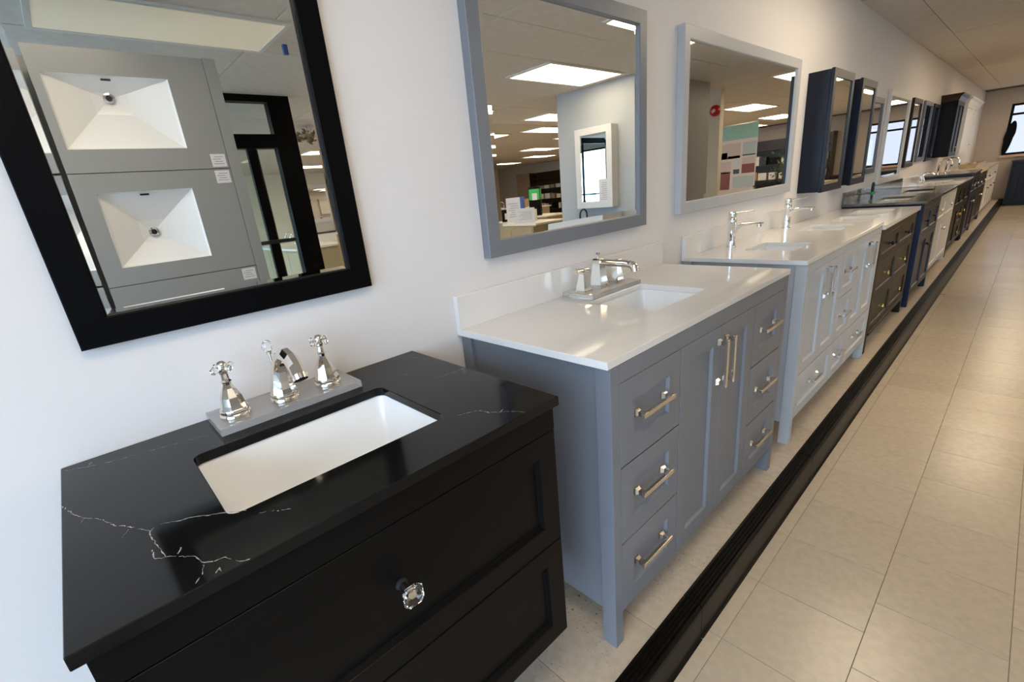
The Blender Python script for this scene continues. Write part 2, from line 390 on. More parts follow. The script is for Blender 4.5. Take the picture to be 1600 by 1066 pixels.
def countertop(name, label, y0, y1, xd, zt, th, m, holes=(), bs=None, basin_depth=.14, bm_mat=None, bsy1=None, cat='countertop', rad=.018, x0=0.0008):
    t = thing(name, label, cat, ((xd)/2, (y0+y1)/2, zt-th))
    b = BM(); edges = []
    def loop(pts):
        vs = [b.verts.new(p) for p in pts]; return [b.edges.new((vs[i], vs[(i+1) % len(vs)])) for i in range(len(vs))]
    def rr(a, c, d, e, r, z, n=5):
        out = []
        for (px, py, a0) in ((c-r, d+r, -90), (c-r, e-r, 0), (a+r, e-r, 90), (a+r, d+r, 180)):
            for k in range(n+1):
                an = math.radians(a0+90*k/n); out.append((px+r*math.cos(an), py+r*math.sin(an), z))
        return out
    edges += loop([(x0, y0, zt), (xd, y0, zt), (xd, y1, zt), (x0, y1, zt)])
    for hq in holes: edges += loop(rr(hq[0], hq[1], hq[2], hq[3], rad, zt))
    bmesh.ops.triangle_fill(b, use_beauty=True, use_dissolve=False, edges=edges)
    ext = bmesh.ops.extrude_face_region(b, geom=b.faces[:])
    bmesh.ops.translate(b, verts=[v for v in ext['geom'] if isinstance(v, bmesh.types.BMVert)], vec=(0, 0, -th))
    bmesh.ops.recalc_face_normals(b, faces=b.faces[:])
    es = [e for e in b.edges if len(e.link_faces) == 2 and e.calc_face_angle(0) > 1.2]
    bmesh.ops.bevel(b, geom=es, offset=.0012, segments=1, affect='EDGES')
    obj('slab', b, m, t)
    if bs:
        b = BM(); box(b, x0, .02, y0, bsy1 or y1, zt+.0002, zt+bs, .001); obj('backsplash', b, m, t)
    for hq in holes:
        b = BM(); a, c, d, e = hq; zb = zt-th-.0005
        e1 = .004
        def q(i, z, r): return rr(a-e1+i, c+e1-i, d-e1+i, e+e1-i, r, z)
        dp = basin_depth
        rs = [rr(a-.025, c+.025, d-.025, e+.025, .02, zb), q(0, zb, rad+.004), q(.004, zb-.012, rad+.004), q(.012, zb-dp*.72, .03), q(.024, zb-dp*.93, .035), q(.045, zb-dp, .03)]
        dx, dy = (a+c)/2-.01, (d+e)/2
        last = rs[-1]
        rs.append([(dx+(p[0]-dx)*.35, dy+(p[1]-dy)*.35, zb-dp-.004) for p in last])
        rs.append([(dx+(p[0]-dx)*.05, dy+(p[1]-dy)*.05, zb-dp-.006) for p in last])
        rings(b, rs, True)
        bs_o = obj('sink_basin', b, ceramic, t, True, angle=60)
        b = BM(); lathe(b, [(.021, -.001), (.021, .0005), (.017, .002), (.012, .001)], dx, dy, 20, 'z', zb-dp-.004); obj('drain', b, chrome, bs_o, True, angle=40)
        b = BM()
        for s in (-.010, 0.0, .010): box(b, c-.0165, c-.0125, dy+s-.003, dy+s+.003, zb-.062, zb-.045)
        obj('overflow', b, chrome, bs_o)
    return t
def cabinet(name, label, y0, y1, xf, zt, zb, m, side_inset=.0, legs=None, rail=None, back=.004, cat='vanity', right_side=True):
    """hollow carcass; legs=(width, foot height) gives corner posts"""
    t = thing(name, label, cat, (xf/2, (y0+y1)/2, 0 if legs else zb))
    b = BM(); si = side_inset
    xa = back
    box(b, xa+.002, xf-.022, y0+si, y0+si+.016, zb, zt-.0005)
    box(b, xa+.002, xf-.022, y1-si-.016, y1-si, zb, zt-.0005)
    box(b, xa, xa+.006, y0+si+.016, y1-si-.016, zb, zt-.0005)
    box(b, xa+.006, xf-.022, y0+si+.016, y1-si-.016, zb, zb+.016)
    box(b, xf-.030, xf-.0205, y0+si+.016, y1-si-.016, zb, zt-.02)
    obj('carcass', b, m, t)
    if rail:
        e = legs[0] if legs else 0
        b = BM(); box(b, xf-.019, xf, y0+(e if legs else 0)+.0003, y1-(e if legs else 0)-.0003, rail, zt-.0005, .0008); obj('top_rail', b, m, t)
    if legs:
        lw = legs[0]
        for yy in (y0, y1-lw):
            for xx in (xa, xf-lw*1.25):
                b = BM(); box(b, xx, xx+lw*1.25, yy, yy+lw, .0005, zt-.0005, .0015); obj('leg', b, m, t)
    return t

# ------------------------------------------------------------------ vanity 1: black, wall hung
v1 = cabinet('bathroom_vanity', 'wall-hung black two-drawer vanity under the black veined countertop, nearest the camera', 'x' and -.108, .647, .545, .846, .238, black_paint, rail=.794)
b = BM(); box(b, .52, .5445, -.108, -.1065, .24, .793); b.free()
for z0, z1 in ((.5165, .7925), (.2385, .5155)):
    d = shaker('drawer', v1, .545, -.108, .647, z0, z1, black_paint, st=.049, rec=.012, g=.001)
    y, z = .256, (z0+z1)/2+.012
    b = BM(); lathe(b, [(.011, -.012), (.011, -.009), (.006, -.006), (.0055, .012), (.008, .015)], .545, y, 16, 'x', z); kb = obj('knob', b, darkmetal, d, True, angle=40)
    # square-cut crystal head
    b = BM()
    def oc(x, r, c):
        return [(x, y+p*r, z+q*r) for p, q in ((1, c), (c, 1), (-c, 1), (-1, c), (-1, -c), (-c, -1), (c, -1), (1, -c))]
    rings(b, [oc(.560, .006, .6), oc(.565, .0155, .62), oc(.571, .0185, .62), oc(.575, .017, .62), oc(.5785, .0105, .5)], True, True)
    obj('crystal_head', b, crystal, kb, label='clear square-cut crystal knob head')
    b = BM(); lathe(b, [(.0, .0), (.0065, .001), (.0065, .003), (.0, .0035)][1:3], .560, y, 12, 'x', z); obj('metal_seat', b, chrome, kb)
ct1 = countertop('countertop', 'black veined quartz countertop with a white undermount sink, nearest the camera', -.119, .657, .554, .8663, .020, bquartz, holes=[(.172, .432, .066, .458)], basin_depth=.15)
VE = [[(0.175, -0.118), (0.191, -0.113), (0.237, -0.099), (0.279, -0.072), (0.31, -0.061), (0.334, -0.045), (0.375, -0.023)], [(0.251, -0.092), (0.272, -0.102)], [(0.343, -0.045), (0.36, -0.054)], [(0.375, -0.023), (0.368, -0.011), (0.38, 0.01), (0.388, 0.027), (0.415, 0.062), (0.437, 0.088)], [(0.46,.1),(0.488, 0.135)], [(0.375, -0.023), (0.395, -0.024), (0.408, -0.022), (0.424, -0.02), (0.458, -0.016)], [(0.427, -0.027), (0.451, -0.027), (0.468, -0.005), (0.491, 0.012), (0.512, 0.018), (0.521, 0.029), (0.523, 0.04), (0.541, 0.047), (0.548, 0.051), (0.5525, 0.061)], [(0.468, -0.005), (0.453, 0.002)], [(0.512, 0.018), (0.534, 0.011), (0.545, 0.002)], [(0.545, 0.024), (0.538, 0.029), (0.55, 0.032)], [(0.019, -0.113), (0.04, -0.08), (0.056, -0.048), (0.067, 0.004), (0.08, 0.062), (0.094, 0.106)], [(0.04, -0.08), (0.022, -0.074)],
      [(.45, .475), (.46, .50), (.468, .515), (.492, .52), (.508, .535), (.520, .548), (.548, .565)], [(.508, .535), (.500, .555)], [(0.243, 0.568), (0.248, 0.59), (0.25, 0.648)], [(.02, .58), (.05, .60), (.09, .652)], [(.15, .52), (.16, .55)]]
b = BM(); rv = random.Random(3)
for pl_ in VE:
    pts = [Vector((p[0], p[1], 0)) for p in pl_]
    fine = []
    for i in range(len(pts)-1):
        n = max(2, int((pts[i+1]-pts[i]).length/.004))
        for k in range(n): fine.append(pts[i].lerp(pts[i+1], k/n)+Vector((rv.uniform(-1, 1), rv.uniform(-1, 1), 0))*(.0013 if i+k else 0))
    fine.append(pts[-1])
    prev = None
    for i, p in enumerate(fine):
        d = fine[min(i+1, len(fine)-1)]-fine[max(0, i-1)]
        nrm = Vector((-d.y, d.x, 0)).normalized() if d.length else Vector((1, 0, 0))
        wd = rv.choice((.00025, .0004, .0006, .0009))
        cur = [b.verts.new(p+nrm*wd+Vector((0, 0, .8663))), b.verts.new(p-nrm*wd+Vector((0, 0, .8663)))]
        for q in cur: q.co.z = .8666
        if prev and rv.random() > .12: b.faces.new((prev[0], prev[1], cur[1], cur[0]))
        prev = cur
obj('stone_veins', b, vein_m, ct1, kind='stuff', label='thin pale branching veins in the black stone')

# ---- faucet set on clear plate (vanity 1)
Z1 = .8663
f1 = thing('faucet_set', 'polished nickel widespread faucet with crystal cross handles on a clear plate on the black countertop', 'faucet', (.068, .28, Z1))
b = BM(); box(b, .003, .132, .126, .432, Z1+.0003, Z1+.0165, .0012); obj('deck_plate', b, acrylic, f1, label='clear acrylic display plate')
zz = Z1+.0168
KZ = 1.2
def cross_handle(y, x=.078):
    b = BM()
    lathe(b, [(.030, 0), (.0305, .004), (.029, .007), (.0275, .008), (.0285, .012), (.0275, .015)], x, y, 32, 'z', zz)
    o = obj('handle_base', b, nickel, f1, True, angle=35)
    b = BM(); lathe(b, [(.0265, .015), (.0235, .022), (.0205, .036), (.0125, .052), (.0085, .058), (.0085, .062), (.011, .064), (.0075, .067), (.007, .078), (.0095, .080), (.0095, .084)], x, y, 8, 'z', zz, ph=.39)
    obj('handle_stem', b, nickel, f1)
    b = BM(); hz = zz+.088
    lathe(b, [(.011, -.004), (.0125, 0), (.011, .005), (.0105, .008), (.006, .012), (.002, .013)], x, y, 16, 'z', hz); h = obj('handle_hub', b, nickel, f1, True, angle=40)
    for k in range(4):
        a = math.pi/4*0.6+k*math.pi/2; dx, dy = math.cos(a), math.sin(a)
        b = BM(); P = [(x+dx*r, y+dy*r, hz) for r in (.008, .013, .020, .025)]
        sweep(b, P, [.0042, .0048, .0068, .0045], 8); obj('crystal_arm', b, crystal, h)
cross_handle(.170); cross_handle(.374)
b = BM(); y = .272; x = .082
lathe(b, [(.031, 0), (.0315, .004), (.030, .007), (.028, .008), (.029, .012), (.028, .015)], x, y, 32, 'z', zz); obj('spout_base', b, nickel, f1, True, angle=35)
b = BM()
P = [(x, y, zz+.014), (x+.001, y, zz+.028), (x+.006, y, zz+.045), (x+.016, y, zz+.066), (x+.036, y, zz+.087), (x+.060, y, zz+.097), (x+.086, y, zz+.099), (x+.110, y, zz+.094), (x+.128, y, zz+.084), (x+.138, y, zz+.071)]
sweep(b, P, [.0275, .0245, .0205, .0160, .0135, .0130, .0138, .0145, .0145, .0142], 8, ph=.39)
obj('spout', b, nickel, f1)
b = BM(); sweep(b, [(x+.1372, y, zz+.073), (x+.1415, y, zz+.065)], [.0148, .0146], 20); obj('spout_tip', b, nickel, f1, True, angle=40)
b = BM(); lathe(b, [(.003, .0), (.003, .082), (.006, .083), (.006, .087)], .046, y, 10, 'z', zz); pr = obj('lift_rod', b, nickel, f1, True, angle=40)
b = BM(); sphere(b, (.046, y, zz+.098), .012, 12); obj('rod_knob', b, crystal, pr, label='clear faceted ball knob')

for ch in [c for c in f1.children if not c.name.startswith('deck_plate')]:
    for o_ in [ch]+list(ch.children):
        for v_ in o_.data.vertices: v_.co.z = .0168+(v_.co.z-.0168)*KZ

# ------------------------------------------------------------------ vanity 2: grey
G = grey_paint
v2 = cabinet('bathroom_vanity', 'mid-grey shaker vanity with two tall doors between two drawer stacks under a white top', .837, 2.027, .555, .8655, .112, G, side_inset=.010, legs=(.036, .11), rail=.817)
for (ya, yb) in ((.8735, 1.1735), (1.7035, 1.9905)):
    for z0, z1 in ((.582, .8165), (.345, .580), (.112, .343)):
        d = shaker('drawer', v2, .555, ya, yb, z0, z1, G, st=.060 if z1 > .7 else .056, rec=.010)
        bar_pull(d, .546, (ya+yb)/2, (z0+z1)/2+.008, .158, False, bnickel)
for ya, yb, hy in ((1.1755, 1.4385, 1.412), (1.4395, 1.7015, 1.466)):
    d = shaker('door', v2, .555, ya, yb, .112, .8165, G, st=.055, rec=.010)
    bar_pull(d, .555, hy, .70, .158, True, nickel)
ct2 = countertop('countertop', 'white quartz countertop with backsplash and one undermount sink on the mid-grey vanity', .8254, 2.0391, .5558, .8858, .020, wquartz, holes=[(.166, .425, 1.268, 1.606)], bs=.1036, basin_depth=.14)
# faucet 2: tapered square pillars, straight spout
Z2 = .8858
f2 = thing('faucet_set', 'polished nickel square-pillar faucet set on a clear plate behind the sink of the mid-grey vanity', 'faucet', (.095, 1.44, Z2))
b = BM(); box(b, .022, .165, 1.308, 1.610, Z2+.0003, Z2+.0175, .0012); obj('deck_plate', b, acrylic, f2, label='clear acrylic display plate')
zz = Z2+.0178
def sqring(x, y, z, r): return [(x-r, y-r, z), (x+r, y-r, z), (x+r, y+r, z), (x-r, y+r, z)]
for y in (1.338, 1.545):
    b = BM(); x = .098
    rings(b, [sqring(x, y, zz+h, r) for r, h in ((.024, 0), (.024, .006), (.020, .008), (.019, .018), (.011, .062), (.010, .068), (.012, .070), (.012, .074))], True, True)
    hb = obj('handle_base', b, nickel, f2)
    b = BM(); sweep(b, [(x, y-.032, zz+.079), (x, y+.032, zz+.079)], [.0042, .0042], 10); sweep(b, [(x-.032, y, zz+.079), (x+.032, y, zz+.079)], [.0042, .0042], 10)
    sphere(b, (x, y, zz+.080), .0085, 10, (1, 1, .7)); obj('cross_lever', b, nickel, hb, True, angle=50)
b = BM(); x, y = .092, 1.44
rings(b, [sqring(x, y, zz+h, r) for r, h in ((.028, 0), (.028, .006), (.024, .009), (.022, .020), (.016, .085), (.016, .100), (.012, .106))], True, True); obj('spout_pillar', b, nickel, f2)
b = BM(); sweep(b, [(x+.004, y, zz+.090), (x+.12, y, zz+.090), (x+.142, y, zz+.087), (x+.152, y, zz+.078), (x+.154, y, zz+.066)], [.0125, .0125, .0135, .0145, .0145], 14); obj('spout', b, nickel, f2, True, angle=50)
b = BM(); lathe(b, [(.003, 0), (.003, .012), (.008, .014), (.0095, .018), (.006, .021)], x-.002, y, 12, 'z', zz+.105); obj('lift_knob', b, nickel, f2, True, angle=40)

# ------------------------------------------------------------------ vanity 3: light grey double
G = lgrey_paint
v3 = cabinet('bathroom_vanity', 'light grey double vanity with chrome pulls, doors either side of centre drawers', 2.268, 3.700, .5515, .860, .105, G, side_inset=.012, legs=(.036, .105), rail=.822)
def dr(ya, yb, z0, z1, st=.045):
    d = shaker('drawer', v3, .5515, ya, yb, z0, z1, G, st=st, rec=.010); bar_pull(d, .5415, (ya+yb)/2, (z0+z1)/2+.01, .14, False, chrome)
for ya, yb in ((2.3055, 2.857), (2.859, 3.141), (3.143, 3.6625)): dr(ya, yb, .125, .345)
dr(2.859, 3.141, .585, .8215); dr(2.859, 3.141, .347, .583)
for ya, yb, hy in ((2.3055, 2.580, 2.556), (2.582, 2.857, 2.606), (3.143, 3.402, 3.378), (3.404, 3.6625, 3.428)):
    d = shaker('door', v3, .5515, ya, yb, .347, .8215, G, st=.046, rec=.010); bar_pull(d, .5515, hy, .73, .15, True, chrome)
ct3 = countertop('countertop', 'white quartz countertop with two sinks on the light grey double vanity', 2.2551, 3.7109, .5530, .8805, .020, wquartz, holes=[(.200, .425, 2.515, 2.80), (.200, .425, 3.31, 3.60)], bs=.1039)
def single_faucet(label, x, y, z):
    t = thing('faucet', label, 'faucet', (x, y, z))
    b = BM(); lathe(b, [(.026, .0003), (.026, .005), (.022, .007), (.0215, .050), (.0205, .120), (.022, .124), (.022, .150), (.020, .153)], x, y, 24, 'z', z); obj('body', b, chrome, t, True, angle=35)
    b = BM(); sweep(b, [(x+.010, y, z+.085), (x+.03, y, z+.108), (x+.055, y, z+.118), (x+.10, y, z+.121), (x+.148, y, z+.122)], [(.012, .020), (.013, .012), (.015, .0085), (.016, .0065), (.016, .005)], 12); s = obj('spout', b, chrome, t, True, angle=60)
    b = BM(); lathe(b, [(.0115, 0), (.0115, .012), (.010, .013)], x+.132, y, 16, 'z', z+.105); obj('aerator', b, chrome, s, True, angle=40)
    b = BM(); lathe(b, [(.020, .155), (.021, .160), (.020, .178), (.014, .182)], x, y, 20, 'z', z); sweep(b, [(x, y, z+.172), (x+.04, y, z+.178), (x+.105, y, z+.184)], [(.009, .004), (.007, .0032), (.005, .0028)], 10); obj('lever', b, chrome, t, True, angle=50)
    return t
fa = single_faucet('chrome single-lever faucet at the nearer sink of the light grey double vanity', .098, 2.605, .8805)
copy_thing(fa, (.098, 3.445, .8805), 'chrome single-lever faucet at the farther sink of the light grey double vanity')

# ------------------------------------------------------------------ wall mirrors
def mirror(name, label, y0, y1, z0, z1, fw, ft, m, rx=0, bev=.022):
    t = thing(name, label, 'mirror', (0.001, (y0+y1)/2, z0))
    b = BM()
    def r(x, i): return [(x, y0+i, z0+i), (x, y1-i, z0+i), (x, y1-i, z1-i), (x, y0+i, z1-i)]
    rings(b, [r(.001, 0), r(ft-.002, 0), r(ft, .002), r(ft, fw-.003), r(ft-.002, fw), r(ft-.012, fw)], False, False)
    obj('frame', b, m, t)
    b = BM(); g = ft-.010
    def q(x, i): i += fw-.004; return [(x, y0+i, z0+i), (x, y1-i, z0+i), (x, y1-i, z1-i), (x, y0+i, z1-i)]
    rings(b, [q(.003, 0), q(g-.0012, 0), q(g, bev+.004)], True, True)
    obj('glass', b, mirror_m, t, label='bevelled mirror glass')
    t.rotation_euler[0] = rx
    return t
mirror('wall_mirror', 'mirror in a wide flat black frame above the black countertop', -.0265, .5615, 1.0755, 1.89, .053, .022, black_frame, rx=.006, bev=.010)
mirror('wall_mirror', 'tall mirror in a mid-grey frame above the mid-grey vanity', .9675, 1.876, 1.082, 1.868, .050, .032, grey_paint)
mirror('wall_mirror', 'wide mirror in a light grey frame above the double vanity', 2.172, 3.672, 1.095, 1.867, .052, .034, lgrey_paint)
def med_cabinet(label, y0, y1, z0, z1, d, m, fw=.05):
    t = thing('mirror_cabinet', label, 'medicine cabinet', (0.001, (y0+y1)/2, z0))
    b = BM(); box(b, .001, d-.022, y0+.004, y1-.004, z0+.004, z1-.004, .001); obj('case', b, m, t)
    b = BM()
    def r(x, i): return [(x, y0+i, z0+i), (x, y1-i, z0+i), (x, y1-i, z1-i), (x, y0+i, z1-i)]
    rings(b, [r(d-.019, 0), r(d-.002, 0), r(d, .002), r(d, fw), r(d-.008, fw+.002)], False, False); dd = obj('door', b, m, t)
    b = BM()
    rings(b, [r(d-.018, fw-.003), r(d-.0075, fw-.003), r(d-.0068, fw+.020)], True, True); obj('mirror_glass', b, mirror_m, dd)
    return t
med_cabinet('navy mirrored medicine cabinet, nearer of the two beside the light grey mirror', 3.925, 4.425, 1.060, 1.822, .15, dnavy_paint)
med_cabinet('navy mirrored medicine cabinet, farther of the two beside the light grey mirror', 4.665, 5.125, 1.062, 1.815, .15, dnavy_paint)
mirror('wall_mirror', 'narrow mirror in a slate-blue frame just past the two navy cabinets', 5.70, 6.17, 1.105, 1.77, .05, .024, slate_paint)
mirror('wall_mirror', 'large mirror in a white frame past the slate-blue one', 6.40, 7.49, .975, 1.865, .06, .026, white_paint)
mirror('wall_mirror', 'narrow dark-framed mirror next to the large white-framed one', 7.69, 8.25, 1.09, 1.85, .05, .028, char_paint)
mirror('wall_mirror', 'middle one of the three dark-framed mirrors before the black wall cabinet', 8.49, 9.12, 1.13, 1.854, .05, .028, slate_paint)
mirror('wall_mirror', 'dark-framed mirror nearest to the black wall cabinet', 9.24, 9.82, 1.115, 1.850, .05, .028, dnavy_paint)
def wall_cab(label, y0, y1, z0, z1, d, m, mcrown):
    t = thing('wall_cabinet', label, 'cabinet', (0.001, (y0+y1)/2, z0))
    b = BM(); box(b, .001, d-.02, y0, y1, z0, z1, .002); obj('case', b, m, t)
    n = 2; w_ = (y1-y0)/n
    for k in range(n):
        dd = shaker('door', t, d, y0+k*w_, y0+(k+1)*w_, z0, z1, m, st=.055)
        ball_knob(dd, d, y0+w_+(-.03 if k == 0 else .03), z0+.12, chrome, .012)
    b = BM()
    def r(i, z): return [(.001, y0-i, z), (d+i, y0-i, z), (d+i, y1+i, z), (.001, y1+i, z)]
    rings(b, [r(0, z1+.0005), r(.004, z1+.012), r(.02, z1+.05), r(.045, z1+.075), r(.05, z1+.09)], True, True); obj('crown', b, mcrown, t)
    return t
wall_cab('black wall cabinet with a flared dark crown, high on the wall', 9.95, 10.75, 1.14, 1.89, .19, black_paint, brown_paint)
wall_cab('white wall cabinet with a flared crown, farthest on the left wall', 11.25, 13.2, 1.16, 1.90, .19, white_paint, white_paint)

# ------------------------------------------------------------------ far vanities
def far_vanity(label, y0, y1, xf, zt, zb, m, doors, drawers, km, topm, top_label, legs=.04, holes=(), bs=None, bsy1=None, ty=None, xd=None, th=.02, kick=False):
    v = cabinet('bathroom_vanity', label, y0, y1, xf, zt-th-.0005, zb, m, legs=(legs, zb), rail=zt-th-.045, side_inset=.006)
    a = y0+legs+.001; e = y1-legs-.001; zt_ = zt-th-.0455
    for (u0, u1, w0, w1) in doors:
        d = shaker('door', v, xf, a+(e-a)*u0, a+(e-a)*u1, zb+(zt_-zb)*w0, zb+(zt_-zb)*w1, m, st=.05)
        ball_knob(d, xf, a+(e-a)*(u1 if u0 % .999 < .45 else u0)+(-.028 if u0 % .999 < .45 else .028), zb+(zt_-zb)*(w1-.15), km)
    for (u0, u1, w0, w1) in drawers:
        d = shaker('drawer', v, xf, a+(e-a)*u0, a+(e-a)*u1, zb+(zt_-zb)*w0, zb+(zt_-zb)*w1, m, st=.04)
        ball_knob(d, xf-.009, a+(e-a)*(u0+u1)/2, zb+(zt_-zb)*(w0+w1)/2, km if w1 < .9 or km is not brass else darkmetal)
    ty = ty or (y0-.012, y1+.012)
    countertop('countertop', top_label, ty[0], ty[1], xd or xf+.012, zt, th, topm, holes=holes, bs=bs, bsy1=bsy1)
    return v
v4 = far_vanity('charcoal-brown six-drawer vanity with brass knobs after the light grey one', 3.765, 5.025, .545, .855, .145, char_paint, [],
    [(u, u+.5, w, w+dw) for u in (0, .5) for w, dw in ((.74, .26), (.37, .37), (0, .37))], brass, wquartz,
    'white double-sink countertop on the charcoal-brown vanity with brass knobs', holes=[(.19, .43, 4.0, 4.36), (.19, .43, 4.50, 4.86)], ty=(3.745, 5.04), xd=.560, th=.028)
b = BM(); box(b, .50, .553, 3.80, 4.99, .120, .1445, .006); obj('bottom_molding', b, char_paint, v4)
far_vanity('bright navy vanity with its near side showing, after the charcoal-brown one', 5.18, 6.13, .565, .880, .10, navy_paint,
    [(0, .5, 0, .68), (.5, 1, 0, .68)], [(0, .5, .68, 1), (.5, 1, .68, 1)], darkmetal, gstone,
    'grey stone countertop with backsplash on the bright navy vanity', holes=[(.19, .42, 5.42, 5.88)], bs=.10, ty=(5.17, 6.15), xd=.577)
far_vanity('white vanity with scroll trim between the navy and the black vanities', 6.17, 7.74, .535, .852, .09, white_paint,
    [(0, .5, 0, .68), (.5, 1, 0, .68)], [(0, .5, .68, 1), (.5, 1, .68, 1)], bnickel, dstone, 'dark stone countertop on the white scroll-trimmed vanity',
    holes=[(.16, .40, 6.7, 7.3)], ty=(6.155, 7.80), bs=.115)
far_vanity('black vanity with small brass pulls, after the white scroll-trimmed one', 7.86, 9.42, .53, .858, .09, black_paint,
    [(0, .33, 0, .68), (.67, 1, 0, .68)], [(0, .33, .68, 1), (.67, 1, .68, 1), (.335, .665, 0, .33), (.335, .665, .33, .67), (.335, .665, .67, 1)], brass, wquartz,
    'white countertop on the black vanity with small brass pulls', holes=[(.16, .40, 8.4, 8.9)], ty=(7.85, 9.44), bs=.1)
far_vanity('taller near-black vanity in the middle of the distant row', 9.50, 10.62, .535, .905, .05, dnavy_paint,
    [(0, .5, 0, .7), (.5, 1, 0, .7)], [(0, .5, .7, 1), (.5, 1, .7, 1)], chrome, dstone, 'black stone countertop on the taller near-black vanity', ty=(9.49, 10.64))
far_vanity('dark brown stained vanity before the last white one', 10.72, 12.2, .53, .862, .09, brown_paint,
    [(0, .5, 0, .7), (.5, 1, 0, .7)], [(0, .5, .7, 1), (.5, 1, .7, 1)], chrome, wood_m, 'wooden countertop on the dark brown vanity', ty=(10.71, 12.22))
far_vanity('cream panelled vanity, last on the platform', 12.3, 15.3, .52, .868, .09, white_paint,
    [(0, .25, 0, .7), (.25, .5, 0, .7), (.5, .75, 0, .7), (.75, 1, 0, .7)], [(0, .5, .7, 1), (.5, 1, .7, 1)], darkmetal, wquartz, 'pale countertop on the last cream vanity', ty=(12.29, 15.32))
# things standing on the far counters
def hi_faucet(label, x, y, z, m=chrome):
    t = thing('faucet', label, 'faucet', (x, y, z))
    b = BM(); lathe(b, [(.026, .0003), (.026, .006), (.014, .010), (.012, .03)], x, y, 16, 'z', z); obj('base', b, m, t, True, angle=40)
    b = BM(); P = [(x, y, z+.03), (x, y, z+.14)]+[(x+.07-.07*math.cos(a), y, z+.14+.07*math.sin(a)) for a in [math.pi*k/8 for k in range(1, 8)]]+[(x+.14, y, z+.13), (x+.14, y, z+.10)]
    sweep(b, P, [.010]*len(P), 10); obj('spout', b, m, t, True)
    b = BM(); sweep(b, [(x, y+.012, z+.05), (x, y+.06, z+.07)], [.006, .005], 8); obj('lever', b, m, t, True)
    return t
def wide_faucet(label, x, y, z, m=chrome):
    t = thing('faucet_set', label, 'faucet', (x, y, z))
    b = BM(); box(b, x-.03, x+.04, y-.13, y+.13, z+.0003, z+.015, .002); obj('deck_plate', b, acrylic, t)
    for s in (-.1, .1):
        b = BM(); lathe(b, [(.024, .0155), (.024, .03), (.012, .05), (.012, .075), (.018, .08), (.018, .09)], x, y+s, 14, 'z', z); obj('handle', b, m, t, True, angle=40)
    b = BM(); sweep(b, [(x, y, z+.0155), (x, y, z+.08), (x+.03, y, z+.12), (x+.09, y, z+.12), (x+.12, y, z+.09)], [.02, .015, .013, .012, .012], 12); obj('spout', b, m, t, True, angle=50)
    return t
wide_faucet('chrome widespread faucet on the white top of the black vanity with brass pulls', .10, 8.62, .858)
hi_faucet('chrome gooseneck faucet on the taller near-black vanity, nearer one', .12, 9.85, .905, bnickel)
hi_faucet('chrome gooseneck faucet on the taller near-black vanity, farther one', .16, 10.30, .905)
t = thing('bottle', 'slim dark green bottle with a bright green collar on the grey stone countertop', 'bottle', (.07, 5.95, .880))
b = BM(); lathe(b, [(.010, .0003), (.010, .022), (.008, .024)], .07, 5.95, 12, 'z', .880); obj('foot', b, brown_paint, t, True, angle=40)
b = BM(); lathe(b, [(.014, .0245), (.020, .030), (.020, .044), (.013, .050)], .07, 5.95, 14, 'z', .880); obj('collar', b, green_m, t, True, angle=40, label='bright green collar')
b = BM(); lathe(b, [(.011, .0505), (.013, .06), (.013, .125), (.008, .14), (.004, .142)], .07, 5.95, 14, 'z', .880); obj('neck', b, mat('dark_green', (.01, .035, .018), .3), t, True, angle=40)
t = thing('sign_holder', 'small white card with a blue square standing on the dark brown vanity', 'sign', (.12, 11.2, .862))
b = BM(); box(b, .118, .122, 11.05, 11.35, .862, 1.03, .001); obj('sign_card', b, label_w, t)
b = BM(); box(b, .1221, .1228, 11.13, 11.27, .92, 1.0); obj('sign_print', b, blue_m, t, label='blue square emblem')
t = thing('sample_tray', 'long brown tray of small sample stones on the last cream vanity', 'tray', (.2, 13.6, .868))
b = BM()
def tr(i, z): return [(.10+i, 12.6+i, z), (.36-i, 12.6+i, z), (.36-i, 14.6-i, z), (.10+i, 14.6-i, z)]
rings(b, [tr(.02, .8683), tr(0, .94), tr(.015, .94), tr(.03, .885)], True, True); obj('tray', b, wood_m, t)
ORD = ['first', 'second', 'third', 'fourth', 'fifth', 'sixth', 'seventh', 'eighth', 'ninth', 'tenth', 'eleventh', 'twelfth']
for k in range(12):
    x, y = random.uniform(.19, .27), 12.75+k*.15
    b = BM(); bmesh.ops.create_icosphere(b, subdivisions=1, radius=.032, matrix=Matrix.Translation((x, y, .915)) @ Matrix.Diagonal((1, 1.1, .75, 1)))
    tag(obj('sample_stone', b, random.choice([card, brown_paint, white_paint, wood_m]), org=(x, y, .92)), 'small sample stone, %s from the near end of the long brown tray' % ORD[k], 'stone', 'stones in the long brown tray')
# end wall navy base cabinets
for k in range(4):
    x0 = .50+k*.62; yb = YE-.57
    t = thing('base_cabinet', ['dark navy base cabinet under the end window, closest to the platform', 'second dark navy base cabinet from the platform under the end window', 'third dark navy base cabinet from the platform under the end window', 'dark navy base cabinet farthest from the platform'][k], 'cabinet', (x0+.31, yb+.28, LO))
    if k == 0: x0 = .70
    x1 = .50+(k+1)*.62-.002
    b = BM(); box(b, x0, x1, yb+.02, YE-.065, LO+.1, .83, .001); box(b, x0+.01, x1-.01, yb+.08, YE-.10, LO+.0005, LO+.1); obj('carcass', b, dnavy_paint, t)
    for (a_, b_, z0, z1, nm) in ((x0, (x0+x1)/2, LO+.11, .65, 'door'), ((x0+x1)/2, x1, LO+.11, .65, 'door'), (x0, x1, .655, .825, 'drawer')):
        b = BM(); st = .045
        def r(y, i): return [(a_+.002+i, y, z0+i), (b_-.002-i, y, z0+i), (b_-.002-i, y, z1-i), (a_+.002+i, y, z1-i)]
        rings(b, [r(yb+.0195, 0), r(yb, 0), r(yb, st), r(yb+.008, st+.004)], True, True); obj(nm, b, dnavy_paint, t)
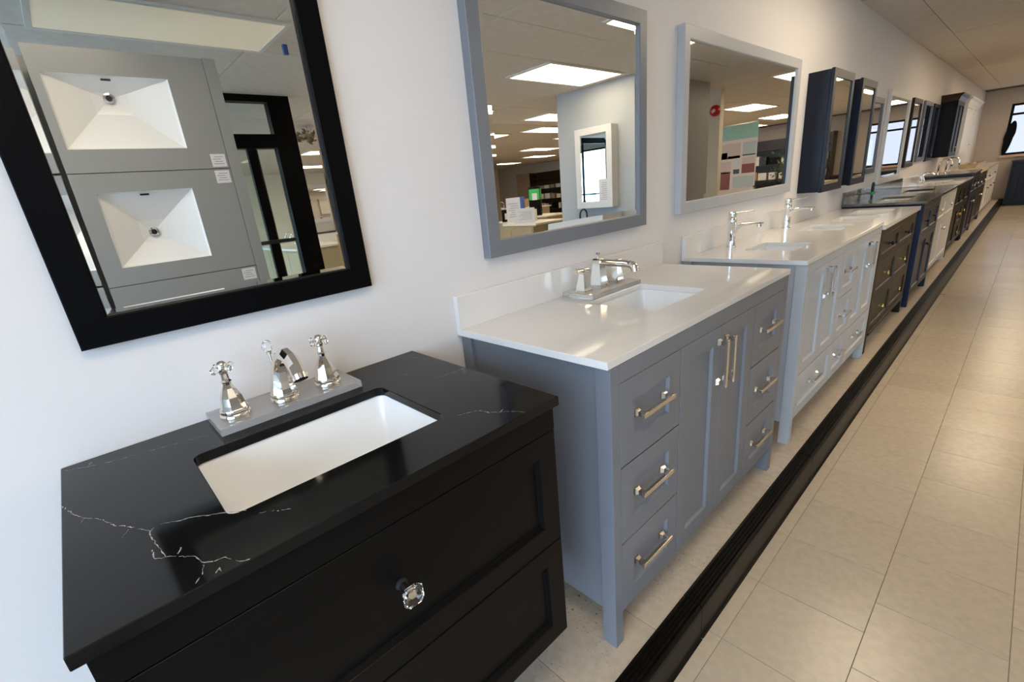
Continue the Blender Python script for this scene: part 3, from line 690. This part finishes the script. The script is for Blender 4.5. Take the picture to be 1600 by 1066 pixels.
b = BM(); box(b, .68, 3.0, YE-.59, YE-.062, .8305, .86, .003); tag(obj('countertop', b, brown_paint, org=(2.1, YE-.3, .8305)), 'dark wooden countertop along the end wall under the window', 'countertop')
# leaning rounded black mirror in front of the end window
t = thing('standing_mirror', 'tall black round-topped mirror leaning at the left of the end window', 'mirror', (.50, YE-.03, zw0))
b = BM(); P = []
for k in range(24):
    a = 2*math.pi*k/24; P.append((.0 + .085*math.cos(a)*(1.0 if math.sin(a) > 0 else .8), .36*math.sin(a)))
def lean(p, o, s=1): return (.50+p[0]*s+.07*(p[1]*s+.36)/.72, YE-.045+o, zw0+.002+(p[1]*s+.36))
rings(b, [[lean(p, 0) for p in P], [lean(p, .03) for p in P]], True, True); obj('frame', b, black_frame, t)

# ------------------------------------------------------------------ what the mirrors show
# rack of grey vanity tops with sinks, opposite the first mirror
XRK = 2.05
def panel_top(label, y0, y1, z0, z1, sink, x=XRK, lab=True, depth=.10, dv_=.75):
    """a vanity top stood on edge, its basin facing -x"""
    t = thing('vanity_top_panel', label, 'vanity top', (x, (y0+y1)/2, z0))
    b = BM(); edges = []
    def loop(pts):
        vs = [b.verts.new(p) for p in pts]; return [b.edges.new((vs[i], vs[(i+1) % len(vs)])) for i in range(len(vs))]
    edges += loop([(x, y0, z0), (x, y1, z0), (x, y1, z1), (x, y0, z1)])
    a, c, d, e = sink
    edges += loop([(x, a, d), (x, c, d), (x, c, e), (x, a, e)])
    bmesh.ops.triangle_fill(b, use_beauty=True, edges=edges)
    ex = bmesh.ops.extrude_face_region(b, geom=b.faces[:])
    bmesh.ops.translate(b, verts=[v for v in ex['geom'] if isinstance(v, bmesh.types.BMVert)], vec=(.018, 0, 0))
    obj('slab', b, panel_grey, t)
    b = BM(); my, mz = (a+c)/2-.012, d+(e-d)*dv_
    def r(dx, f, g=None): return [(x+dx, my+(q[0]-my)*f, mz+(q[1]-mz)*f) for q in ((a, d), (c, d), (c, e), (a, e))]
    rings(b, [r(.003, 1.0), r(.02, .97), r(depth, .30), r(depth+.012, .10)], True); bb = obj('sink_basin', b, ceramic, t)
    b = BM(); lathe(b, [(.024, depth+.004), (.024, depth-.002), (.014, depth-.003)], x, my, 20, 'x', mz); obj('drain', b, chrome, bb, True, angle=40)
    b = BM(); lathe(b, [(.014, depth-.0032), (.014, depth-.0045)], x, my, 16, 'x', mz); obj('drain_hole', b, drain_m, bb)
    b = BM(); box(b, x+.012, x+.017, my-.02, my+.02, e-.022, e-.012, .002); obj('overflow', b, drain_m, bb)
    if lab:
        b = BM(); box(b, x-.0012, x-.0002, y1-.085, y1-.01, z0+.008 if lab == 1 else z1-.075, z0+.075 if lab == 1 else z1-.008); lb = obj('price_label', b, label_w, t)
        b = BM(); zb_ = (z0+.008) if lab == 1 else z1-.075
        for k in range(4): box(b, x-.0016, x-.0013, y1-.075+.008*(k % 2), y1-.022-.006*(k % 3), zb_+.014+k*.012, zb_+.018+k*.012)
        obj('label_print', b, print_g, lb)
    return t
panel_top('grey vanity top with a white rectangular sink, upper one standing in the display rack', .122, .845, 1.564, 2.114, (.158, .660, 1.672, 2.004), lab=1)
panel_top('grey vanity top with a smaller white sink, second from the top in the display rack', .122, .845, 1.006, 1.560, (.205, .628, 1.096, 1.468), lab=2, dv_=.44)
panel_top('grey vanity top with a white sink, third from the top in the display rack', .122, .845, .450, 1.002, (.158, .660, .53, .86), lab=2)
panel_top('grey vanity top with a white sink, lowest in the display rack', .122, .845, -.10, .446, (.158, .660, -.02, .31), lab=2)
panel_top('grey vanity top set back in the rack column nearer the front window, upper one', -.70, .10, 1.570, 2.095, (-.45, .072, 1.66, 2.01), x=2.07, lab=None)
panel_top('grey vanity top set back in the rack column nearer the front window, middle one', -.70, .10, 1.020, 1.560, (-.45, .072, 1.10, 1.47), x=2.07, lab=None)
panel_top('grey vanity top set back in the rack column nearer the front window, lower one', -.70, .10, .450, 1.010, (-.45, .072, .55, .90), x=2.07, lab=None)
rk = thing('display_rack', 'grey upright rack holding the stacked vanity tops', 'rack', (2.2, .1, LO))
b = BM(); box(b, 2.045, 2.42, .848, .908, LO+.0005, 2.118, .002); obj('side_panel', b, panel_grey, rk)
b = BM(); box(b, 2.28, 2.42, -.76, .845, LO+.0005, 2.118, .002); obj('back_panel', b, panel_grey, rk)
b = BM(); box(b, 2.09, 2.279, -.76, -.705, LO+.0005, 2.118, .002); obj('side_panel', b, panel_grey, rk)
b = BM(); box(b, 2.52, 2.545, 1.50, 1.53, H-.06, H-.0005)
tag(obj('wall_clip', b, blue_m, org=(2.53, 1.515, H-.06)), 'small blue clip under the ceiling by the light panel', 'clip')

# vestibule storefront at x = 4
XV = 4.0
b = BM()
box(b, XV, XV+.10, 1.84, 2.05, LO, H-.001); box(b, XV, XV+.10, YF, 1.84, 2.315, H-.001); box(b, XV, XV+.10, YF, 1.84, 1.91, 2.035)
box(b, XV, XV+.10, -1.2, -1.1, LO, 2.315); box(b, XV+.02, XV+.07, .50, .58, LO, 1.91)
dv = struct('door_1', b, black_frame)
b = BM(); box(b, XV+.02, XV+.07, 1.56, 1.64, LO, 1.91); obj('mullion', b, black_frame, dv)
b = BM(); box(b, XV-.05, XV-.015, .60, 1.80, 1.02, 1.055); box(b, XV-.016, XV+.02, .70, .73, 1.02, 1.055); box(b, XV-.016, XV+.02, 1.70, 1.73, 1.02, 1.055); obj('push_bar', b, darkmetal, dv)
for (a_, c_2, z0, z1) in ((.58, 1.56, LO, 1.91), (1.64, 1.84, LO, 1.91), (-1.1, 1.84, 2.035, 2.315), (-1.1, .50, LO, 1.91), (YF, -1.2, LO, 1.91)):
    b = BM(); box(b, XV+.042, XV+.048, a_, c_2, z0, z1); obj('pane', b, glass_m, dv)
# diagonal black header seen through the transom
b = BM(); box(b, 5.1, 5.2, YF, 2.0, 2.05, 2.15); box(b, 5.1, 5.2, 1.92, 2.0, LO, 2.05); box(b, 5.1, 5.2, -.2, -.12, LO, 2.05); d2 = struct('door_2', b, black_frame)
b = BM(); box(b, 5.147, 5.153, -.12, 1.92, LO, 2.05); obj('pane', b, glass_m, d2)

# partition block, column, bell, banner
b = BM(); box(b, 2.03, 3.23, 5.15, 5.25, LO, H-.0005); struct('wall_partition', b, part_m)
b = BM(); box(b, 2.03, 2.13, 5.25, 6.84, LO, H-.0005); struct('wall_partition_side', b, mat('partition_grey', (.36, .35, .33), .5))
b = BM(); box(b, 2.17, 2.56, 7.5, 7.62, LO, H-.0005); struct('wall_column', b, shop_wall)
t = thing('fire_bell', 'round red fire alarm bell high on the cream column', 'fire alarm', (2.24, 7.5, 2.10))
b = BM(); lathe(b, [(.075, -.0005), (.075, -.02), (.06, -.045), (.03, -.055)], 2.24, 7.5, 24, 'y', 2.10); obj('bell_dome', b, red_m, t, True, angle=40)
b = BM(); lathe(b, [(.022, -.0555), (.020, -.06)], 2.24, 7.5, 16, 'y', 2.10); obj('bell_centre', b, label_w, t)
t = thing('banner_stand', 'tall display banner with a teal heading and bathroom pictures beside the cream column', 'banner', (2.62, 9.5, LO))
b = BM(); box(b, 2.35, 3.04, 9.44, 9.56, LO+.0005, LO+.06, .01); obj('base', b, darkmetal, t)
BX0, BX1, BZ0, BZ1 = 2.36, 3.03, LO+.06, 2.02
b = BM(); box(b, BX0, BX1, 9.50, 9.503, BZ0, BZ1); bn = obj('banner_sheet', b, banner_w, t)
def bp_(u0, u1, v0, v1, m, n):
    # u from the right edge seen in the mirror, v measured down from the top
    b = BM(); hh = 1.12
    box(b, BX1-(BX1-BX0)*u1, BX1-(BX1-BX0)*u0, 9.4988, 9.4996, BZ1-hh*v1, BZ1-hh*v0); obj('banner_picture', b, m, bn)
for q in ((0, 1, 0, .22, teal), (.04, .58, .27, .50, pink_p), (.08, .24, .40, .50, dk_p), (.25, .58, .46, .50, dk_p), (.64, .97, .27, .46, blue_p), (.64, .97, .455, .475, dk_p), (.03, .36, .54, .72, pink_p), (.02, .34, .70, .98, red_p),
          (.42, .58, .52, .64, label_w), (.42, .58, .67, .74, dk_p), (.64, .97, .50, .60, pink_p), (.64, .97, .60, .74, red_p), (.42, .97, .78, .96, blue_p)): bp_(*q, 0)
b = BM(); box(b, BX0, BX1, 9.4985, 9.5045, BZ1, BZ1+.015); obj('top_rail', b, chrome, t)
# white mirrored cabinet on the partition
t = thing('mirror_cabinet', 'white mirrored medicine cabinet on the pale partition across the aisle', 'medicine cabinet', (2.6, 5.149, .97))
X0, X1, Z0, Z1_ = 2.33, 2.86, .99, 1.91
b = BM(); box(b, X0, X1, 5.045, 5.1495, Z0, Z1_, .002); obj('case', b, white_paint, t)
b = BM()
def r(y, i): return [(X0-.003+i, y, Z0-.003+i), (X1+.003-i, y, Z0-.003+i), (X1+.003-i, y, Z1_+.003-i), (X0-.003+i, y, Z1_+.003-i)]
rings(b, [r(5.044, 0), r(5.022, 0), r(5.020, .002), r(5.020, .075), r(5.026, .078)], False, False); dd = obj('door', b, white_paint, t)
b = BM(); rings(b, [r(5.040, .07), r(5.0262, .07), r(5.0255, .095)], True, True); obj('mirror_glass', b, mirror_m, dd)
b = BM(); box(b, 2.36, 2.52, 5.0215, 5.0235, 1.03, 1.32); pp = obj('paper_notice', b, label_w, t)
b = BM()
for k in range(9): box(b, 2.39, 2.49-.01*(k % 3), 5.0205, 5.0213, 1.08+k*.024, 1.087+k*.024)
obj('notice_print', b, print_g, pp)
# vanity under it
va = thing('small_vanity', 'small black-topped vanity standing against the pale partition', 'vanity', (2.75, 4.95, LO))
b = BM(); box(b, 2.25, 3.1, 4.75, 5.145, LO+.0005, .75, .003); obj('carcass', b, white_paint, va)
b = BM(); box(b, 2.22, 3.13, 4.72, 5.147, .7505, .775, .002); obj('top', b, black_paint, va)
hf = hi_faucet('dark chrome faucet on the small black-topped vanity by the partition', 0, 0, 0, darkmetal); hf.location = (2.70, 5.0, .775); hf.rotation_euler[2] = -math.pi/2

# showroom islands (white tops on tan bases)
def island(label, x0, x1, y0, y1, zt, base=olive_m, top=tbl_white):
    t = thing('display_counter', label, 'counter', ((x0+x1)/2, (y0+y1)/2, LO))
    b = BM(); box(b, x0+.04, x1-.04, y0+.04, y1-.04, LO+.0005, zt-.031, .004); obj('cabinet_base', b, base, t)
    n = max(2, int((x1-x0)/.5)); wv = (x1-x0-.12)/n
    for k in range(n):
        b = BM(); box(b, x0+.06+k*wv, x0+.05+(k+1)*wv, y0+.028, y0+.04, LO+.1, zt-.06, .002); obj('door', b, base, t)
    b = BM(); box(b, x0, x1, y0, y1, zt-.03, zt, .004); obj('top', b, top, t)
    return t
isl_spec = [
 ('long white-topped display counter in the open showroom, nearest the mirrors', 4.3, 6.4, 5.75, 6.55, .76),
 ('white-topped display counter behind the long one, left of the boxes', 5.8, 8.4, 7.7, 8.5, .74),
 ('white-topped display counter by the pale partition', 3.5, 4.25, 6.2, 7.6, .72),
 ('far white-topped display counter near the back wall', 8.9, 12.0, 10.5, 11.4, .80),
 ('low white-topped counter seen past the black glazed door', 6.3, 8.3, 2.6, 3.4, .78),
 ('tan counter between the column and the back of the shop', 3.4, 5.6, 11.6, 12.5, .80),
 ('white-topped counter in the right aisle under the far lights', 9.2, 11.6, 6.3, 7.1, .78),
 ('tan counter with stools seen right of the banner', 1.75, 2.75, 13.6, 14.3, .80)]
for q in isl_spec: island(*q)
def crate(name, label, cat, x, y, z, wx, wy, wz, m, rot=0, detail=None, group=None):
    t = thing(name, label, cat, (x, y, z), group); O = ORG[t.name]
    b = BM(); box(b, x-wx/2, x+wx/2, y-wy/2, y+wy/2, z+.0005, z+wz, .003); obj('body', b, m, t)
    if detail:
        b = BM(); box(b, x-wx*.28, x+wx*.28, y-wy/2-.002, y-wy/2-.0005, z+wz*.2, z+wz*.7); obj('front_label', b, detail, t)
    t.rotation_euler[2] = rot
    return t
def placard(label, x, y, z, w_, h, rot):
    t = thing('sign_card', label, 'sign', (x, y, z))
    b = BM(); box(b, x-w_/2, x+w_/2, y-.002, y+.002, z+.001, z+h); box(b, x-w_/2, x+w_/2, y-.04, y+.04, z+.0005, z+.003); obj('card', b, label_w, t)
    b = BM()
    for k in range(7): box(b, x-w_*.36, x+w_*(.36-.1*(k % 3)), y-.0034, y-.0022, z+h*(.2+.09*k), z+h*(.225+.09*k))
    obj('card_print', b, print_g, t)
    t.rotation_euler[2] = rot; return t
placard('tall white sign card on the long white-topped counter', 5.30, 6.25, .76, .26, .42, -.65)
placard('lower white sign card leaning next to the tall one on the long counter', 4.75, 5.98, .76, .33, .24, -.65)
tc_ = crate('tool_case', 'green and black plastic case standing on the counter behind the sign cards', 'case', 6.3, 7.92, .74, .25, .22, .60, black_paint, -.6)
b = BM(); box(b, 6.3-.127, 6.3+.127, 7.92-.112, 7.92+.112, 1.06, 1.31, .02); obj('lid', b, green_m, tc_, label='green lid')
b = BM(); box(b, 6.3-.06, 6.3+.05, 7.92-.115, 7.92-.1125, 1.07, 1.21); obj('front_label', b, label_w, tc_)
b = BM(); sweep(b, [(6.3-.07, 7.92, 1.31), (6.3-.05, 7.92, 1.35), (6.3+.05, 7.92, 1.35), (6.3+.07, 7.92, 1.31)], [.012]*4, 8); obj('handle', b, black_paint, tc_)
crate('tool_case', 'black plastic case under the green one beside the sign cards', 'case', 5.55, 6.38, .76, .26, .2, .22, black_paint, -.6, label_w)
crate('storage_box', 'blue plastic box left of the green case', 'box', 6.9, 7.95, .74, .30, .22, .42, blue_m, -.5)
crate('cardboard_box', 'brown cardboard box on the counter by the partition', 'box', 3.9, 6.9, .72, .35, .3, .18, card, .3)
crate('cardboard_box', 'brown cardboard box at the left end of the long white counter', 'box', 6.1, 6.1, .76, .22, .3, .14, card, .2)
crate('cardboard_box', 'brown cardboard box on the far white counter', 'box', 9.6, 10.9, .80, .5, .3, .25, card, .1)
k = 0
adj = ['chrome', 'white', 'black', 'tan']
for (x, y, z, nm) in ((7.4, 8.0, .74, 'right end of the counter behind'), (8.1, 8.2, .74, 'far corner of the counter behind'), (9.4, 10.7, .80, 'near side of the far counter'), (10.6, 11.0, .80, 'middle of the far counter'), (6.9, 2.9, .78, 'low counter past the glazed door'), (7.7, 3.1, .78, 'low counter past the glazed door, left end'), (4.1, 12.0, .80, 'tan counter past the column'), (5.2, 12.0, .80, 'tan counter past the column, far end'), (2.1, 13.9, .80, 'tan counter right of the banner')):
    f_ = hi_faucet('sample gooseneck faucet on the %s' % nm, 0, 0, 0, [chrome, bnickel][k % 2]); f_.location = (x, y, z); f_.rotation_euler[2] = -1.2; k += 1
clut = [(5.85, 5.9, .76, 'white', label_w), (5.62, 5.95, .76, 'small brown', card), (6.6, 8.1, .74, 'white', label_w), (7.9, 7.9, .74, 'cream', tbl_white), (7.1, 8.3, .74, 'dark', darkmetal),
 (9.2, 11.1, .80, 'white', label_w), (10.1, 10.8, .80, 'tan', wood_m), (10.9, 10.7, .80, 'black', black_paint), (11.6, 11.1, .80, 'cream', tbl_white), (9.9, 6.8, .78, 'white', label_w), (4.0, 7.4, .72, 'white', label_w), (4.9, 6.3, .76, 'cream', tbl_white)]
nm_ = {.76: 'long white counter', .74: 'counter behind the long one', .80: 'far white counter', .78: 'right aisle counter', .72: 'counter by the partition'}
for i_, (x, y, z, c, m) in enumerate(clut):
    h_ = .10+.05*(i_ % 3)
    crate('sample_box', '%s sample box on the %s, %s' % (c, nm_[z], ['left part', 'front edge', 'middle', 'right part', 'back edge'][i_ % 5]), 'box', x, y, z, .16+.03*(i_ % 4), .14, h_, m, .3*(i_ % 3), print_g if i_ % 2 else None)
# back wall features: beige door, dark shelving, white framed mirror
b = BM(); box(b, 14.5, 15.5, YE-.03, YE-.0005, LO, 2.05, .003); db = struct('door_3', b, beige_door)
b = BM(); lathe(b, [(.03, -.03), (.03, -.06)], 14.6, YE, 12, 'y', .9); obj('door_knob', b, bnickel, db)
NTH = ['leftmost', 'second', 'third', 'fourth', 'fifth', 'sixth', 'seventh', 'eighth', 'ninth', 'tenth', 'eleventh', 'twelfth', 'thirteenth']
def shelves(label, x0, x1, y0, y1, z1, n, seed, face='-y'):
    t = thing('shelf_unit', label, 'shelf', ((x0+x1)/2, (y0+y1)/2, LO)); rr_ = random.Random(seed)
    b = BM(); box(b, x0, x0+.03, y0, y1, LO+.0005, z1); box(b, x1-.03, x1, y0, y1, LO+.0005, z1)
    if face == '-y': box(b, x0+.03, x1-.03, y1-.02, y1, LO+.0005, z1)
    else: box(b, x0+.03, x1-.03, (y0+y1)/2-.01, (y0+y1)/2+.01, LO+.0005, z1)
    obj('frame', b, brown_paint, t)
    hs = [(z1-LO)*(i+.3)/n+LO for i in range(n)]
    for z in hs:
        b = BM(); box(b, x0+.03, x1-.03, y0, y1-.021 if face == '-y' else (y0+y1)/2-.011, z, z+.025); obj('shelf', b, brown_paint, t)
    for i, z in enumerate(hs[:-1]):
        x = x0+.08; cnt = -1
        while x < x1-.3:
            w_ = rr_.uniform(.12, .28); h = rr_.uniform(.12, .26)
            m = rr_.choice([label_w, white_paint, black_paint, card, tbl_white, darkmetal, blue_p])
            b = BM(); box(b, x, x+w_, y0+.03, y0+.2, z+.026, z+.026+h, .004)
            cnt += 1
            tag(obj('boxed_product', b, m, org=(x+w_/2, y0+.1, z+.026)), '%s product, %s on the %s shelf of the %s' % (
                {'label_paper': 'white', 'white_paint': 'off-white', 'black_paint': 'black', 'cardboard': 'brown', 'table_white': 'cream', 'dark_metal': 'dark grey', 'banner_pale_blue': 'pale blue'}[m.name],
                NTH[cnt], ['lowest', 'second', 'third', 'top'][i], {'dark shelf unit beside the beige door': 'unit beside the beige door', 'dark shelf unit at the back, right of the banner': 'unit behind the banner', 'dark shelf unit in the middle of the back wall': 'mid-wall unit'}[label]), 'box', 'packed products on the '+label)
            x += w_+rr_.uniform(.02, .12)
shelves('dark shelf unit beside the beige door', 12.5, 14.3, YE-.4, YE-.01, 2.0, 5, 3)
shelves('dark shelf unit at the back, right of the banner', 3.1, 5.2, YE-.4, YE-.01, 2.0, 5, 5)
shelves('dark shelf unit in the middle of the back wall', 9.6, 11.8, YE-.4, YE-.01, 2.0, 5, 8)
# white framed mirror on the right wall with vanity
t = thing('wall_mirror', 'white framed mirror on the far right wall of the showroom', 'mirror', (XW-.001, 5.9, 1.03))
b = BM()
def r(x, i): return [(x, 5.50+i, 1.0+i), (x, 6.25-i, 1.0+i), (x, 6.25-i, 2.05-i), (x, 5.50+i, 2.05-i)]
rings(b, [r(XW-.001, 0), r(XW-.04, 0), r(XW-.04, .10), r(XW-.03, .105)], False, False); obj('frame', b, white_paint, t)
b = BM(); rings(b, [r(XW-.005, .10), r(XW-.031, .10)], True, True); obj('glass', b, mirror_m, t)
t = thing('display_counter', 'black-topped cream vanity under the white framed mirror on the far wall', 'counter', (XW-.3, 5.9, LO))
b = BM(); box(b, XW-.55, XW-.002, 5.2, 6.8, LO+.0005, .70, .004); obj('cabinet_base', b, tbl_white, t)
b = BM(); box(b, XW-.58, XW-.002, 5.15, 6.85, .7005, .74, .004); obj('top', b, dstone, t)
# hanging garland (dry foliage) near the ceiling
t = thing('hanging_plant', 'small hanging basket of dry foliage below the showroom ceiling', 'plant', (6.0, 3.05, 2.376))
b = BM(); sweep(b, [(5.6, 2.85, 2.3755), (5.6, 2.85, 2.27)], [.003, .003], 6); obj('cord', b, darkmetal, t)
b = BM(); lathe(b, [(.03, 0), (.07, .03), (.09, .08)], 5.6, 2.85, 12, 'z', 2.19); obj('basket', b, card, t)
b = BM(); rv = random.Random(4)
for k in range(70):
    p = Vector((5.6+rv.gauss(0, .09), 2.85+rv.gauss(0, .11), 2.25+rv.gauss(0, .035)-.0)); d = Vector((rv.uniform(-1, 1), rv.uniform(-1, 1), rv.uniform(-.6, .6))).normalized()*.04
    n_ = d.cross(Vector((rv.random(), rv.random(), rv.random()))).normalized()*.018
    vs = [b.verts.new(p-d), b.verts.new(p+n_), b.verts.new(p+d), b.verts.new(p-n_)]; b.faces.new(vs)
obj('foliage', b, mat('dry_leaf', (.16, .13, .06), .6), t, kind='stuff')
# white stool-like arches and a dark shrub right of the banner (seen in the light grey mirror)
t = thing('potted_shrub', 'dark bushy artificial plant behind the tan counter right of the banner', 'plant', (3.4, 14.9, LO))
b = BM(); lathe(b, [(.14, .0005), (.18, .3), (.17, .3), (.15, .27)], 3.4, 14.9, 16, 'z', LO); obj('pot', b, brown_paint, t, True, angle=40)
b = BM(); sweep(b, [(3.4, 14.9, LO+.25), (3.42, 14.9, .5), (3.4, 14.9, 1.2)], [.02, .018, .01], 8); obj('stem', b, brown_paint, t)
b = BM()
for k in range(420):
    p = Vector((3.4+rv.gauss(0, .2), 14.9+rv.gauss(0, .2), 1.15+rv.gauss(0, .28))); d = Vector((rv.uniform(-1, 1), rv.uniform(-1, 1), rv.uniform(-1, .4))).normalized()*.06
    n_ = d.cross(Vector((rv.random(), rv.random(), rv.random()))).normalized()*.025
    b.faces.new([b.verts.new(p-d), b.verts.new(p+n_), b.verts.new(p+d), b.verts.new(p-n_)])
obj('foliage', b, leaf_m, t, kind='stuff')
